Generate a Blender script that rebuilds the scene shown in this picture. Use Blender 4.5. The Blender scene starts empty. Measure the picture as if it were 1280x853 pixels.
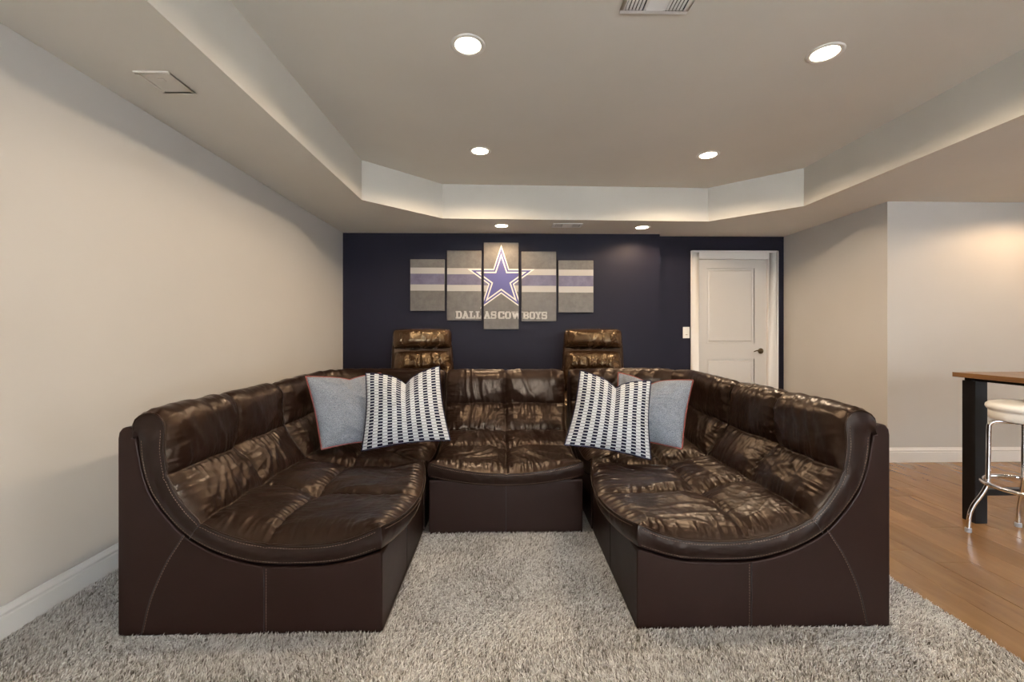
import bpy, bmesh, math, random
import numpy as np
from mathutils import Vector, Matrix, Euler

random.seed(4)
rng = np.random.default_rng(7)
PI = math.pi
scene = bpy.context.scene
C = scene.collection

# ------------------------------------------------------------------ camera
F_PX = 540.0
YAW = math.atan(10 / F_PX)
cam_d = bpy.data.cameras.new('camera')
cam_d.sensor_width = 36.0
cam_d.lens = F_PX / 1280 * 36.0
cam_d.shift_y = (415 - 426.5) / 1280
cam_d.clip_start = 0.05
cam = bpy.data.objects.new('camera', cam_d)
cam.location = (0, 0, 1.22)
cam.rotation_euler = (PI / 2, 0, -YAW)
C.objects.link(cam)
scene.camera = cam

# ------------------------------------------------------------------ world, exposure
world = bpy.data.worlds.new('world')
scene.world = world
world.use_nodes = True
bg = world.node_tree.nodes['Background']
bg.inputs[0].default_value = (0.80, 0.90, 1.0, 1)
bg.inputs[1].default_value = 1.0
scene.view_settings.view_transform = 'Standard'
scene.view_settings.look = 'None'
scene.view_settings.gamma = 1.0
scene.view_settings.exposure = 0.0

CAN_WARM = (1.0, 0.80, 0.58)
SOFFIT_WARM = (1.0, 0.70, 0.42)
CAN_W = 68.0          # watts of each tray can
SOFFIT_W = 26.0       # watts of each soffit can
WINDOW_W = 430.0      # daylight through the big window behind the camera


def area_light(name, loc, rot, sx, sy, watts, color):
    d = bpy.data.lights.new(name, 'AREA')
    d.shape = 'RECTANGLE'
    d.size, d.size_y = sx, sy
    d.energy = watts
    d.color = color
    o = bpy.data.objects.new(name, d)
    o.location = loc
    o.rotation_euler = rot
    C.objects.link(o)
    return o


# daylight just outside the rear window, shining into the room
area_light('window_daylight', (1.2, -3.36, 1.3), (PI / 2, 0, 0), 3.2, 1.9, WINDOW_W, (0.86, 0.93, 1.0))
area_light('window_daylight', (6.68, 0.2, 1.35), (PI / 2, 0, PI / 2), 2.0, 1.7, 60, (0.9, 0.95, 1.0))


# ------------------------------------------------------------------ materials
def nt(name):
    m = bpy.data.materials.new(name)
    m.use_nodes = True
    t = m.node_tree
    b = t.nodes['Principled BSDF']
    return m, t, b


def N(t, typ, **kw):
    n = t.nodes.new(typ)
    for k, v in kw.items():
        if k.startswith('i_'):
            n.inputs[k[2:].replace('_', ' ')].default_value = v
        else:
            setattr(n, k, v)
    return n


def ramp(t, stops):
    r = t.nodes.new('ShaderNodeValToRGB')
    e = r.color_ramp.elements
    while len(e) < len(stops):
        e.new(0.5)
    for el, (p, c) in zip(e, stops):
        el.position = p
        el.color = (*c, 1)
    return r


def bump(t, b, src, strength, dist):
    bn = N(t, 'ShaderNodeBump')
    bn.inputs['Strength'].default_value = strength
    bn.inputs['Distance'].default_value = dist
    t.links.new(src, bn.inputs['Height'])
    t.links.new(bn.outputs[0], b.inputs['Normal'])
    return bn


def flat(name, col, rough=0.6, metal=0.0, spec=0.5):
    m, t, b = nt(name)
    b.inputs['Base Color'].default_value = (*col, 1)
    b.inputs['Roughness'].default_value = rough
    b.inputs['Metallic'].default_value = metal
    b.inputs['Specular IOR Level'].default_value = spec
    return m


def paint(name, col, rough=0.7, tex=0.05, spec=0.4):
    """rolled wall paint: slight mottling and orange peel"""
    m, t, b = nt(name)
    tc = N(t, 'ShaderNodeTexCoord')
    n = N(t, 'ShaderNodeTexNoise', i_Scale=1.7, i_Detail=4.0)
    t.links.new(tc.outputs['Object'], n.inputs['Vector'])
    c2 = tuple(x * 0.955 for x in col)
    r = ramp(t, [(0.3, c2), (0.7, col)])
    t.links.new(n.outputs[0], r.inputs[0])
    t.links.new(r.outputs[0], b.inputs['Base Color'])
    b.inputs['Roughness'].default_value = rough
    b.inputs['Specular IOR Level'].default_value = spec
    n2 = N(t, 'ShaderNodeTexNoise', i_Scale=160.0, i_Detail=2.0)
    t.links.new(tc.outputs['Object'], n2.inputs['Vector'])
    bump(t, b, n2.outputs[0], tex, 0.002)
    return m


def leather(name, dark, worn, rough=0.36, worn_at=(0.52, 0.72), spec=0.5, tint=(1.0, 0.75, 0.55)):
    m, t, b = nt(name)
    tc = N(t, 'ShaderNodeTexCoord')
    n = N(t, 'ShaderNodeTexNoise', i_Scale=3.2, i_Detail=6.0, i_Roughness=0.6, i_Distortion=0.6)
    t.links.new(tc.outputs['Object'], n.inputs['Vector'])
    r = ramp(t, [(worn_at[0], dark), (worn_at[1], worn)])
    t.links.new(n.outputs[0], r.inputs[0])
    t.links.new(r.outputs[0], b.inputs['Base Color'])
    rr = N(t, 'ShaderNodeMapRange')
    rr.inputs['To Min'].default_value = rough - 0.06
    rr.inputs['To Max'].default_value = rough + 0.12
    t.links.new(n.outputs[0], rr.inputs['Value'])
    t.links.new(rr.outputs[0], b.inputs['Roughness'])
    b.inputs['Specular IOR Level'].default_value = spec
    b.inputs['Specular Tint'].default_value = (*tint, 1)
    v = N(t, 'ShaderNodeTexVoronoi', i_Scale=260.0)
    t.links.new(tc.outputs['Object'], v.inputs['Vector'])
    n3 = N(t, 'ShaderNodeTexNoise', i_Scale=55.0, i_Detail=4.0)
    t.links.new(tc.outputs['Object'], n3.inputs['Vector'])
    a = N(t, 'ShaderNodeMath', operation='MULTIPLY_ADD')
    a.inputs[1].default_value = 0.35
    t.links.new(v.outputs[0], a.inputs[0])
    t.links.new(n3.outputs[0], a.inputs[2])
    bump(t, b, a.outputs[0], 0.12, 0.002)
    return m


def wood(name, c1, c2, c3, axis='Y', rough=0.3, stretch=7.0, per_object=True, scale=2.2):
    m, t, b = nt(name)
    tc = N(t, 'ShaderNodeTexCoord')
    mp = N(t, 'ShaderNodeMapping')
    s = [stretch * scale, stretch * scale, stretch * scale]
    s['XYZ'.index(axis)] = scale
    mp.inputs['Scale'].default_value = s
    oi = N(t, 'ShaderNodeObjectInfo')
    cm = N(t, 'ShaderNodeCombineXYZ')
    ml = N(t, 'ShaderNodeMath', operation='MULTIPLY')
    ml.inputs[1].default_value = 37.0
    t.links.new(oi.outputs['Random'], ml.inputs[0])
    for k in range(3):
        t.links.new(ml.outputs[0], cm.inputs[k])
    ad = N(t, 'ShaderNodeVectorMath', operation='ADD')
    t.links.new(tc.outputs['Object'], mp.inputs['Vector'])
    t.links.new(mp.outputs[0], ad.inputs[0])
    t.links.new(cm.outputs[0], ad.inputs[1])
    n = N(t, 'ShaderNodeTexNoise', i_Scale=1.0, i_Detail=8.0, i_Roughness=0.62, i_Distortion=1.2)
    t.links.new(ad.outputs[0], n.inputs['Vector'])
    r = ramp(t, [(0.27, c3), (0.38, c2), (0.66, c1)])
    t.links.new(n.outputs[0], r.inputs[0])
    hs = N(t, 'ShaderNodeHueSaturation')
    mr = N(t, 'ShaderNodeMapRange')
    mr.inputs['To Min'].default_value = 0.82 if per_object else 1.0
    mr.inputs['To Max'].default_value = 1.12 if per_object else 1.0
    t.links.new(oi.outputs['Random'], mr.inputs['Value'])
    t.links.new(mr.outputs[0], hs.inputs['Value'])
    t.links.new(r.outputs[0], hs.inputs['Color'])
    t.links.new(hs.outputs[0], b.inputs['Base Color'])
    b.inputs['Roughness'].default_value = rough
    bump(t, b, n.outputs[0], 0.12, 0.004)
    return m


def fabric(name, c1, c2, rough=0.95, scale=260.0):
    m, t, b = nt(name)
    tc = N(t, 'ShaderNodeTexCoord')
    n = N(t, 'ShaderNodeTexNoise', i_Scale=scale, i_Detail=3.0, i_Roughness=0.8)
    t.links.new(tc.outputs['Object'], n.inputs['Vector'])
    r = ramp(t, [(0.36, c1), (0.62, c2)])
    t.links.new(n.outputs[0], r.inputs[0])
    t.links.new(r.outputs[0], b.inputs['Base Color'])
    b.inputs['Roughness'].default_value = rough
    b.inputs['Specular IOR Level'].default_value = 0.15
    bump(t, b, n.outputs[0], 0.4, 0.003)
    return m


def block_weave(name, navy, white, cols=17.0, rows=25.0):
    """woven columns of little blocks: navy blocks with white gaps beside
    white blocks split by thin navy lines (uses the cushion's UV map)"""
    m, t, b = nt(name)
    uv = N(t, 'ShaderNodeUVMap')
    uv.uv_map = 'weave'
    sp = N(t, 'ShaderNodeSeparateXYZ')
    t.links.new(uv.outputs[0], sp.inputs[0])

    def mth(op, a, b_=None):
        q = N(t, 'ShaderNodeMath', operation=op)
        for k, v in enumerate((a, b_)):
            if v is None:
                continue
            if isinstance(v, (int, float)):
                q.inputs[k].default_value = v
            else:
                t.links.new(v, q.inputs[k])
        return q.outputs[0]
    cu = mth('MULTIPLY', sp.outputs[0], cols)
    rv = mth('MULTIPLY', sp.outputs[1], rows)
    odd = mth('GREATER_THAN', mth('FRACT', mth('MULTIPLY', cu, 0.5)), 0.5)   # 1 = navy column
    fr = mth('FRACT', rv)
    line = mth('LESS_THAN', fr, 0.15)                                        # navy hairline in a white column
    block = mth('MULTIPLY', mth('GREATER_THAN', fr, 0.20), mth('LESS_THAN', fr, 0.92))
    inv = mth('SUBTRACT', 1.0, odd)
    dark = mth('ADD', mth('MULTIPLY', odd, block), mth('MULTIPLY', inv, line))
    mx = N(t, 'ShaderNodeMix', data_type='RGBA')
    t.links.new(dark, mx.inputs['Factor'])
    mx.inputs['A'].default_value = (*white, 1)
    mx.inputs['B'].default_value = (*navy, 1)
    t.links.new(mx.outputs['Result'], b.inputs['Base Color'])
    b.inputs['Roughness'].default_value = 0.9
    b.inputs['Specular IOR Level'].default_value = 0.15
    n = N(t, 'ShaderNodeTexNoise', i_Scale=300.0, i_Detail=2.0)
    bump(t, b, n.outputs[0], 0.3, 0.002)
    return m


def speckled(name, c1, c2, scale=90.0, at=(0.28, 0.36), rough=0.5):
    m, t, b = nt(name)
    tc = N(t, 'ShaderNodeTexCoord')
    n = N(t, 'ShaderNodeTexNoise', i_Scale=scale, i_Detail=4.0, i_Roughness=0.7)
    t.links.new(tc.outputs['Object'], n.inputs['Vector'])
    r = ramp(t, [(at[0], c1), (at[1], c2)])
    t.links.new(n.outputs[0], r.inputs[0])
    t.links.new(r.outputs[0], b.inputs['Base Color'])
    b.inputs['Roughness'].default_value = rough
    return m


def emitter(name, col, strength):
    m, t, b = nt(name)
    b.inputs['Base Color'].default_value = (*col, 1)
    b.inputs['Emission Color'].default_value = (*col, 1)
    b.inputs['Emission Strength'].default_value = strength
    return m


M = {}
M['wall'] = paint('greige_wall_paint', (0.50, 0.465, 0.42), 0.62)
M['ceiling'] = paint('greige_ceiling_paint', (0.715, 0.665, 0.585), 0.8)
M['fascia'] = paint('pale_fascia_paint', (0.58, 0.545, 0.48), 0.7)
M['navy'] = paint('navy_wall_paint', (0.0092, 0.0082, 0.0180), 0.6, spec=0.22)
M['white'] = flat('white_trim_paint', (0.72, 0.69, 0.65), 0.4)
M['door'] = flat('white_door_paint', (0.55, 0.515, 0.47), 0.42)
M['leather'] = leather('dark_brown_leather', (0.0115, 0.0049, 0.0034), (0.022, 0.0098, 0.0056), 0.28, spec=0.37)
M['leather_base'] = leather('smooth_brown_leather', (0.0158, 0.0070, 0.0053), (0.018, 0.0080, 0.0060), 0.40, spec=0.20, tint=(1, .88, .82))
M['leather_gusset'] = leather('edge_band_leather', (0.0120, 0.0058, 0.0046), (0.018, 0.0087, 0.0062), 0.36, spec=0.22, tint=(1, .86, .74))
M['leather_recliner'] = leather('gold_sheen_brown_leather', (0.030, 0.014, 0.007), (0.065, 0.031, 0.013), 0.23, spec=0.8, tint=(1, .74, .44))  # lighter base and gold tint carry the soffit lights' sheen in the colour
M['thread'] = flat('tan_thread', (0.21, 0.14, 0.095), 0.8)
M['seamline'] = flat('dark_seam_leather', (0.012, 0.008, 0.007), 0.5)
M['grey'] = fabric('grey_tweed', (0.085, 0.093, 0.108), (0.275, 0.290, 0.315))
M['red'] = flat('rust_red_piping', (0.20, 0.035, 0.022), 0.7)
M['weave'] = block_weave('navy_white_block_weave', (0.014, 0.014, 0.032), (0.54, 0.54, 0.53))
M['navyback'] = fabric('navy_cloth', (0.014, 0.014, 0.032), (0.03, 0.03, 0.055))
M['plank'] = wood('hickory_plank', (0.265, 0.146, 0.060), (0.21, 0.108, 0.043), (0.075, 0.036, 0.015), 'Y', 0.24, 5.0, scale=1.5)
M['subfloor'] = flat('dark_subfloor', (0.06, 0.035, 0.02), 0.6)
M['tabletop'] = wood('walnut_tabletop', (0.20, 0.10, 0.038), (0.15, 0.07, 0.027), (0.07, 0.032, 0.014), 'Y', 0.3, 8.0)
M['black'] = flat('black_powder_coat', (0.006, 0.005, 0.005), 0.4, spec=0.25)
M['chrome'] = flat('chrome', (0.82, 0.82, 0.84), 0.08, 1.0)
M['foot'] = flat('grey_rubber_foot', (0.30, 0.29, 0.28), 0.4)
M['vinyl'] = flat('white_vinyl', (0.74, 0.72, 0.68), 0.35)
M['bronze'] = flat('aged_bronze', (0.14, 0.11, 0.065), 0.32, 1.0)
M['plastic'] = flat('white_plastic', (0.72, 0.69, 0.63), 0.35)
M['ventwhite'] = flat('white_enamel', (0.88, 0.87, 0.85), 0.35)
M['dark'] = flat('duct_shade', (0.02, 0.02, 0.02), 0.8)
M['lamp'] = emitter('warm_lamp_glow', (1.0, 0.86, 0.66), 14.0)
M['reflector'] = flat('can_reflector', (0.85, 0.83, 0.78), 0.35)
M['canvas'] = speckled('pewter_canvas', (0.088, 0.079, 0.069), (0.122, 0.110, 0.097), 14.0, (0.35, 0.65), 0.55)
M['stripe'] = speckled('speckled_silver_stripe', (0.10, 0.10, 0.10), (0.32, 0.295, 0.265), 75.0, (0.27, 0.34))
M['bluestripe'] = speckled('dusty_blue_stripe', (0.075, 0.065, 0.11), (0.115, 0.10, 0.155), 9.0, (0.35, 0.65))
M['starblue'] = flat('star_blue', (0.055, 0.05, 0.19), 0.5)
M['starwhite'] = flat('star_white', (0.62, 0.58, 0.52), 0.5)
M['letter'] = flat('silver_lettering', (0.48, 0.45, 0.41), 0.5)
M['glass'] = None
g, t_, b_ = nt('window_glass')
b_.inputs['Transmission Weight'].default_value = 1.0
b_.inputs['Roughness'].default_value = 0.0
b_.inputs['IOR'].default_value = 1.01
M['glass'] = g


def carpet_mat(name, lo, mid, hi):
    m, t, b = nt(name)
    at = N(t, 'ShaderNodeAttribute')
    at.attribute_name = 'tone'
    r = ramp(t, [(0.0, lo), (0.45, mid), (1.0, hi)])
    t.links.new(at.outputs['Fac'], r.inputs[0])
    t.links.new(r.outputs[0], b.inputs['Base Color'])
    b.inputs['Roughness'].default_value = 0.95
    b.inputs['Specular IOR Level'].default_value = 0.1
    return m


M['pile'] = carpet_mat('shag_yarn', (0.14, 0.125, 0.105), (0.56, 0.53, 0.495), (0.90, 0.88, 0.85))
M['carpet'] = speckled('carpet_backing', (0.20, 0.18, 0.155), (0.40, 0.375, 0.34), 120.0, (0.35, 0.6), 0.95)


# ------------------------------------------------------------------ mesh helpers
class MB:
    """collects vertices and faces of ONE mesh"""
    def __init__(s):
        s.V, s.Q, s.P, s.n = [], [], [], 0

    def add(s, V, F):
        V = np.asarray(V, float).reshape(-1, 3)
        s.V.append(V)
        if isinstance(F, np.ndarray) and F.ndim == 2:
            s.Q.append(F + s.n)
        else:
            for f in F:
                s.P.append([i + s.n for i in f])
        s.n += len(V)
        return s

    def box(s, x0, x1, y0, y1, z0, z1):
        V = [(x0, y0, z0), (x1, y0, z0), (x1, y1, z0), (x0, y1, z0), (x0, y0, z1), (x1, y0, z1), (x1, y1, z1), (x0, y1, z1)]
        return s.add(V, [(3, 2, 1, 0), (4, 5, 6, 7), (0, 1, 5, 4), (1, 2, 6, 5), (2, 3, 7, 6), (3, 0, 4, 7)])

    def tube(s, pts, r, k=8, closed=False, caps=True):
        return s.add(*tube(pts, r, k, closed, caps))

    def lathe(s, prof, center=(0, 0, 0), k=32):
        n = len(prof)
        V = []
        for a in range(k):
            ca, sa = math.cos(2 * PI * a / k), math.sin(2 * PI * a / k)
            for (r, z) in prof:
                V.append((center[0] + r * ca, center[1] + r * sa, center[2] + z))
        F = []
        for a in range(k):
            b = (a + 1) % k
            for i in range(n - 1):
                F.append((a * n + i, b * n + i, b * n + i + 1, a * n + i + 1))
        if prof[0][0] > 1e-6:
            F.append([a * n for a in range(k)][::-1])
        if prof[-1][0] > 1e-6:
            F.append([a * n + n - 1 for a in range(k)])
        return s.add(V, F)

    def build(s, name, mat, parent=None, smooth=False, bevel=0.0, segs=2, auto=None, loc=None):
        me = bpy.data.meshes.new(name)
        V = np.concatenate(s.V) if s.V else np.zeros((0, 3))
        polys = []
        if s.Q:
            q = np.concatenate([x for x in s.Q if x.shape[1] == 4]) if any(x.shape[1] == 4 for x in s.Q) else np.zeros((0, 4), int)
            tr = np.concatenate([x for x in s.Q if x.shape[1] == 3]) if any(x.shape[1] == 3 for x in s.Q) else np.zeros((0, 3), int)
        else:
            q, tr = np.zeros((0, 4), int), np.zeros((0, 3), int)
        loops = [q.ravel(), tr.ravel()] + [np.array(p) for p in s.P]
        counts = np.concatenate([np.full(len(q), 4), np.full(len(tr), 3), np.array([len(p) for p in s.P], int)]).astype(int)
        li = np.concatenate(loops).astype(np.int32)
        me.vertices.add(len(V))
        me.vertices.foreach_set('co', V.astype(np.float32).ravel())
        me.loops.add(len(li))
        me.loops.foreach_set('vertex_index', li)
        me.polygons.add(len(counts))
        st = np.concatenate([[0], np.cumsum(counts)[:-1]]).astype(np.int32)
        me.polygons.foreach_set('loop_start', st)
        me.update(calc_edges=True)
        me.validate()
        me.polygons.foreach_set('use_smooth', np.full(len(me.polygons), bool(smooth)))
        me.materials.append(mat)
        if bevel or auto:
            bm = bmesh.new()
            bm.from_mesh(me)
            bmesh.ops.remove_doubles(bm, verts=bm.verts, dist=1e-5)
            bmesh.ops.recalc_face_normals(bm, faces=bm.faces)
            if bevel:
                ed = [e for e in bm.edges if len(e.link_faces) == 2 and e.calc_face_angle(0) > math.radians(30)]
                bmesh.ops.bevel(bm, geom=ed, offset=bevel, segments=segs, profile=0.5, affect='EDGES', clamp_overlap=True)
            for f in bm.faces:
                f.smooth = True
            for e in bm.edges:
                if len(e.link_faces) == 2 and e.calc_face_angle(0) > math.radians(auto or 40):
                    e.smooth = False
            bm.to_mesh(me)
            bm.free()
        o = bpy.data.objects.new(name, me)
        C.objects.link(o)
        if bevel:
            wn = o.modifiers.new('weighted_normal', 'WEIGHTED_NORMAL')
            wn.keep_sharp = True
        if parent is not None:
            o.parent = parent
        if loc is not None:
            o.location = loc
        return o


def tube(pts, r, k=8, closed=False, caps=True):
    P = np.asarray(pts, float)
    n = len(P)
    T = np.empty_like(P)
    if closed:
        T = np.roll(P, -1, 0) - np.roll(P, 1, 0)
    else:
        T[1:-1] = P[2:] - P[:-2]
        T[0] = P[1] - P[0]
        T[-1] = P[-1] - P[-2]
    T /= np.linalg.norm(T, axis=1)[:, None] + 1e-12
    u = np.cross(T[0], (0, 0, 1.0))
    if np.linalg.norm(u) < 1e-3:
        u = np.cross(T[0], (1.0, 0, 0))
    u /= np.linalg.norm(u)
    U = []
    for i in range(n):
        u = u - T[i] * np.dot(u, T[i])
        u /= np.linalg.norm(u) + 1e-12
        U.append(u.copy())
    U = np.array(U)
    W = np.cross(T, U)
    R = np.broadcast_to(np.asarray(r, float), (n,))
    a = np.arange(k) * 2 * PI / k
    V = P[:, None, :] + R[:, None, None] * (np.cos(a)[None, :, None] * U[:, None, :] + np.sin(a)[None, :, None] * W[:, None, :])
    V = V.reshape(-1, 3)
    F = []
    m = n if closed else n - 1
    for i in range(m):
        i2 = (i + 1) % n
        for j in range(k):
            j2 = (j + 1) % k
            F.append((i * k + j, i * k + j2, i2 * k + j2, i2 * k + j))
    if caps and not closed:
        F.append(list(range(k))[::-1])
        F.append([(n - 1) * k + j for j in range(k)])
    return V, F


def smooth_path(pts, sub=6):
    """Catmull-Rom through the points"""
    P = [np.asarray(p, float) for p in pts]
    P = [2 * P[0] - P[1]] + P + [2 * P[-1] - P[-2]]
    out = []
    for i in range(1, len(P) - 2):
        p0, p1, p2, p3 = P[i - 1:i + 3]
        for s in range(sub):
            t = s / sub
            out.append(0.5 * ((2 * p1) + (-p0 + p2) * t + (2 * p0 - 5 * p1 + 4 * p2 - p3) * t * t + (-p0 + 3 * p1 - 3 * p2 + p3) * t ** 3))
    out.append(P[-2])
    return np.array(out)


def resample(P, n):
    P = np.asarray(P, float)
    d = np.concatenate([[0], np.cumsum(np.linalg.norm(np.diff(P, axis=0), axis=1))])
    x = np.linspace(0, d[-1], n)
    return np.stack([np.interp(x, d, P[:, k]) for k in range(P.shape[1])], 1), d[-1]


def grid_faces(n, m):
    i, j = np.meshgrid(np.arange(n - 1), np.arange(m - 1), indexing='ij')
    a = (i * m + j).ravel()
    return np.stack([a, a + 1, a + m + 1, a + m], 1)


_perm = np.random.default_rng(3).permutation(256)
_perm = np.concatenate([_perm, _perm])
_ga = np.random.default_rng(5).random(256) * 2 * PI


def noise2(x, y, seed=0):
    """gradient noise, about -0.7..0.7"""
    x = np.asarray(x, float) + seed * 17.31
    y = np.asarray(y, float) + seed * 9.77
    xi, yi = np.floor(x).astype(int), np.floor(y).astype(int)
    xf, yf = x - xi, y - yi
    u = xf * xf * xf * (xf * (xf * 6 - 15) + 10)
    v = yf * yf * yf * (yf * (yf * 6 - 15) + 10)

    def g(ix, iy, dx, dy):
        h = _ga[_perm[(_perm[ix & 255] + iy) & 255]]
        return np.cos(h) * dx + np.sin(h) * dy
    a = g(xi, yi, xf, yf)
    b = g(xi + 1, yi, xf - 1, yf)
    c = g(xi, yi + 1, xf, yf - 1)
    d = g(xi + 1, yi + 1, xf - 1, yf - 1)
    return a + u * (b - a) + v * (c - a) + u * v * (a - b - c + d)


def ridged(x, y, seed=0):
    return np.exp(-(noise2(x, y, seed) / .17) ** 2)


def empty(name, label=None, cat=None, loc=(0, 0, 0), rz=0.0, group=None):
    o = bpy.data.objects.new(name, None)
    o.empty_display_size = 0.1
    o.location = loc
    o.rotation_euler = (0, 0, rz)
    C.objects.link(o)
    if label:
        o['label'] = label
        o['category'] = cat
    if group:
        o['group'] = group
    return o


def tag(o, label, cat, group=None):
    o['label'] = label
    o['category'] = cat
    if group:
        o['group'] = group
    return o


def structure(o):
    o['kind'] = 'structure'
    return o


def copy_tree(o, parent=None):
    c = o.copy()
    C.objects.link(c)
    if parent is not None:
        c.parent = parent
    for ch in list(o.children):
        copy_tree(ch, c)
    return c


# ------------------------------------------------------------------ room shell
XL, XR, YB, YR, YF, YREAR, XFAR = -1.985, 3.59, 5.36, 5.48, 3.98, -3.3, 6.6
ZS, ZC = 2.44, 2.81
CARPET_X = 1.90


def solid(name, boxes, mat, bevel=0.0):
    mb = MB()
    for b in boxes:
        mb.box(*b)
    return structure(mb.build(name, mat, None, bevel=bevel))


solid('wall_left', [(XL - .1, XL, YREAR - .1, YB + .3, 0, 2.95)], M['wall'])
solid('wall_back', [(XL, 1.945, YB, YB + .3, 0, ZS + .02)], M['navy'])
solid('wall_back_recess', [(1.945, 2.47, YR, YR + .12, 0, ZS + .02), (3.40, XR, YR, YR + .12, 0, ZS + .02),
                           (2.47, 3.40, YR, YR + .12, 2.17, ZS + .02)], M['navy'])
solid('wall_right', [(XR, XR + .1, YF, YR + .12, 0, ZS + .02)], M['wall'])
solid('wall_right_front', [(XR + .1, XFAR + .1, YF, YF + .1, 0, ZS + .02)], M['wall'])
solid('wall_far_right', [(XFAR, XFAR + .1, YREAR, -0.8, 0, 2.95), (XFAR, XFAR + .1, 1.2, YF, 0, 2.95),
                         (XFAR, XFAR + .1, -0.8, 1.2, 0, .5), (XFAR, XFAR + .1, -0.8, 1.2, 2.2, 2.95)], M['wall'])
solid('wall_rear', [(XL - .1, -0.4, YREAR - .1, YREAR, 0, 2.95), (2.8, XFAR + .1, YREAR - .1, YREAR, 0, 2.95),
                    (-0.4, 2.8, YREAR - .1, YREAR, 0, .35), (-0.4, 2.8, YREAR - .1, YREAR, 2.25, 2.95)], M['wall'])


def window(name, along, fixed, a0, a1, z0, z1, parts=3):
    """frame with mullions and panes in a wall opening; along = 'x' or 'y'"""
    def bx(mb, p0, p1, q0, q1, zz0, zz1):
        if along == 'x':
            mb.box(p0, p1, fixed + q0, fixed + q1, zz0, zz1)
        else:
            mb.box(fixed + q0, fixed + q1, p0, p1, zz0, zz1)
    fr = MB()
    bx(fr, a0, a1, -.03, .04, z0, z0 + .06)
    bx(fr, a0, a1, -.03, .04, z1 - .06, z1)
    w = (a1 - a0 - .06) / parts
    for k in range(parts + 1):
        bx(fr, a0 + k * w, a0 + k * w + .06, -.03, .04, z0 + .06, z1 - .06)
    f = structure(fr.build(name, M['white']))
    for k in range(parts):
        p = MB()
        bx(p, a0 + k * w + .06, a0 + (k + 1) * w, 0, .008, z0 + .06, z1 - .06)
        p.build('pane', M['glass'], f)
    return f


window('window_1', 'x', YREAR - .05, -0.4, 2.8, .35, 2.25)
window('window_2', 'y', XFAR + .05, -0.8, 1.2, .5, 2.2, 2)

# tray ceiling: soffit ring at 2.44, recessed tray at 2.81
TRAY = [(-1.315, -1.9), (-1.315, 4.02), (-0.66, 4.66), (2.255, 4.735), (2.91, 4.14), (2.935, -1.9)]
top = MB()
n = len(TRAY)
top.add([(x, y, ZC) for x, y in TRAY] + [(x, y, ZC + .1) for x, y in TRAY],
        [list(range(n))[::-1], list(range(n, 2 * n))] + [(i, (i + 1) % n, n + (i + 1) % n, n + i) for i in range(n)])
ceiling = structure(top.build('ceiling', M['ceiling']))
fm = MB()
for i in range(n):
    (x0, y0), (x1, y1) = TRAY[i], TRAY[(i + 1) % n]
    fm.add([(x0, y0, ZS), (x1, y1, ZS), (x1, y1, ZC), (x0, y0, ZC)], [(0, 1, 2, 3)])
fm.build('tray_fascia', M['fascia'], ceiling)
bm = bmesh.new()
out = [(XL, YREAR), (XFAR, YREAR), (XFAR, YF), (XR, YF), (XR, YR), (1.945, YR), (1.945, YB), (XL, YB)]
for loop in (out, TRAY):
    vs = [bm.verts.new((x, y, ZS)) for x, y in loop]
    for i in range(len(vs)):
        bm.edges.new((vs[i], vs[(i + 1) % len(vs)]))
bmesh.ops.triangle_fill(bm, use_beauty=True, use_dissolve=False, edges=bm.edges[:])
me = bpy.data.meshes.new('ceiling_soffit')
bm.to_mesh(me)
bm.free()
me.materials.append(M['ceiling'])
for f_ in me.polygons:
    f_.use_smooth = False
so = bpy.data.objects.new('soffit', me)
C.objects.link(so)
so.parent = ceiling
lid = MB()
lid.box(XL - .1, XFAR + .1, YREAR - .1, YR + .12, 2.95, 3.0)
lid.build('roof_deck', M['ceiling'], ceiling)

# floor: dark subfloor slab, hickory planks on the right, riser under the recliners
fl = MB()
fl.box(XL - .1, XFAR + .1, YREAR - .1, YR + .12, -0.12, -0.012)
floor = structure(fl.build('floor', M['subfloor']))
PW = 0.19
plank_len = [1.25, 1.6, 0.95, 1.9]
col = 0
x = CARPET_X + 0.004
while x < 5.6:
    y = -0.6 - random.random() * 0.9
    k = 0
    while y < (YF if x > XR else YR):
        L = random.choice(plank_len)
        lim = (YF if x + PW > XR else YR)
        y1 = min(y + L, lim)
        if y1 - y > 0.05:
            mb = MB()
            w = PW - 0.0022
            h = 0.0 - random.random() * 0.0008
            e = 0.0014
            a, b2 = w / 2, (y1 - y - 0.0022) / 2
            V = [(-a, -b2, -.012), (a, -b2, -.012), (a, b2, -.012), (-a, b2, -.012),
                 (-a, -b2, h - e), (a, -b2, h - e), (a, b2, h - e), (-a, b2, h - e),
                 (-a + e, -b2 + e, h), (a - e, -b2 + e, h), (a - e, b2 - e, h), (-a + e, b2 - e, h)]
            Fp = [(0, 1, 5, 4), (1, 2, 6, 5), (2, 3, 7, 6), (3, 0, 4, 7), (4, 5, 9, 8), (5, 6, 10, 9), (6, 7, 11, 10), (7, 4, 8, 11), (8, 9, 10, 11)]
            mb.add(V, Fp)
            mb.build('plank', M['plank'], floor, loc=(x + PW / 2, (y + y1) / 2, 0))
        y = y1
        k += 1
        if y >= lim - 1e-4:
            break
    x += PW
far = MB()
far.box(x, XFAR, YREAR, YF, -0.012, 0)
far.box(CARPET_X, x, YREAR, -1.6, -0.012, -0.0005)
far.build('far_planking', M['plank'], floor)
solid('floor_riser', [(XL + .02, 1.9, 3.93, YB, 0.0, 0.20)], M['carpet'], bevel=0.01)


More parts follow.
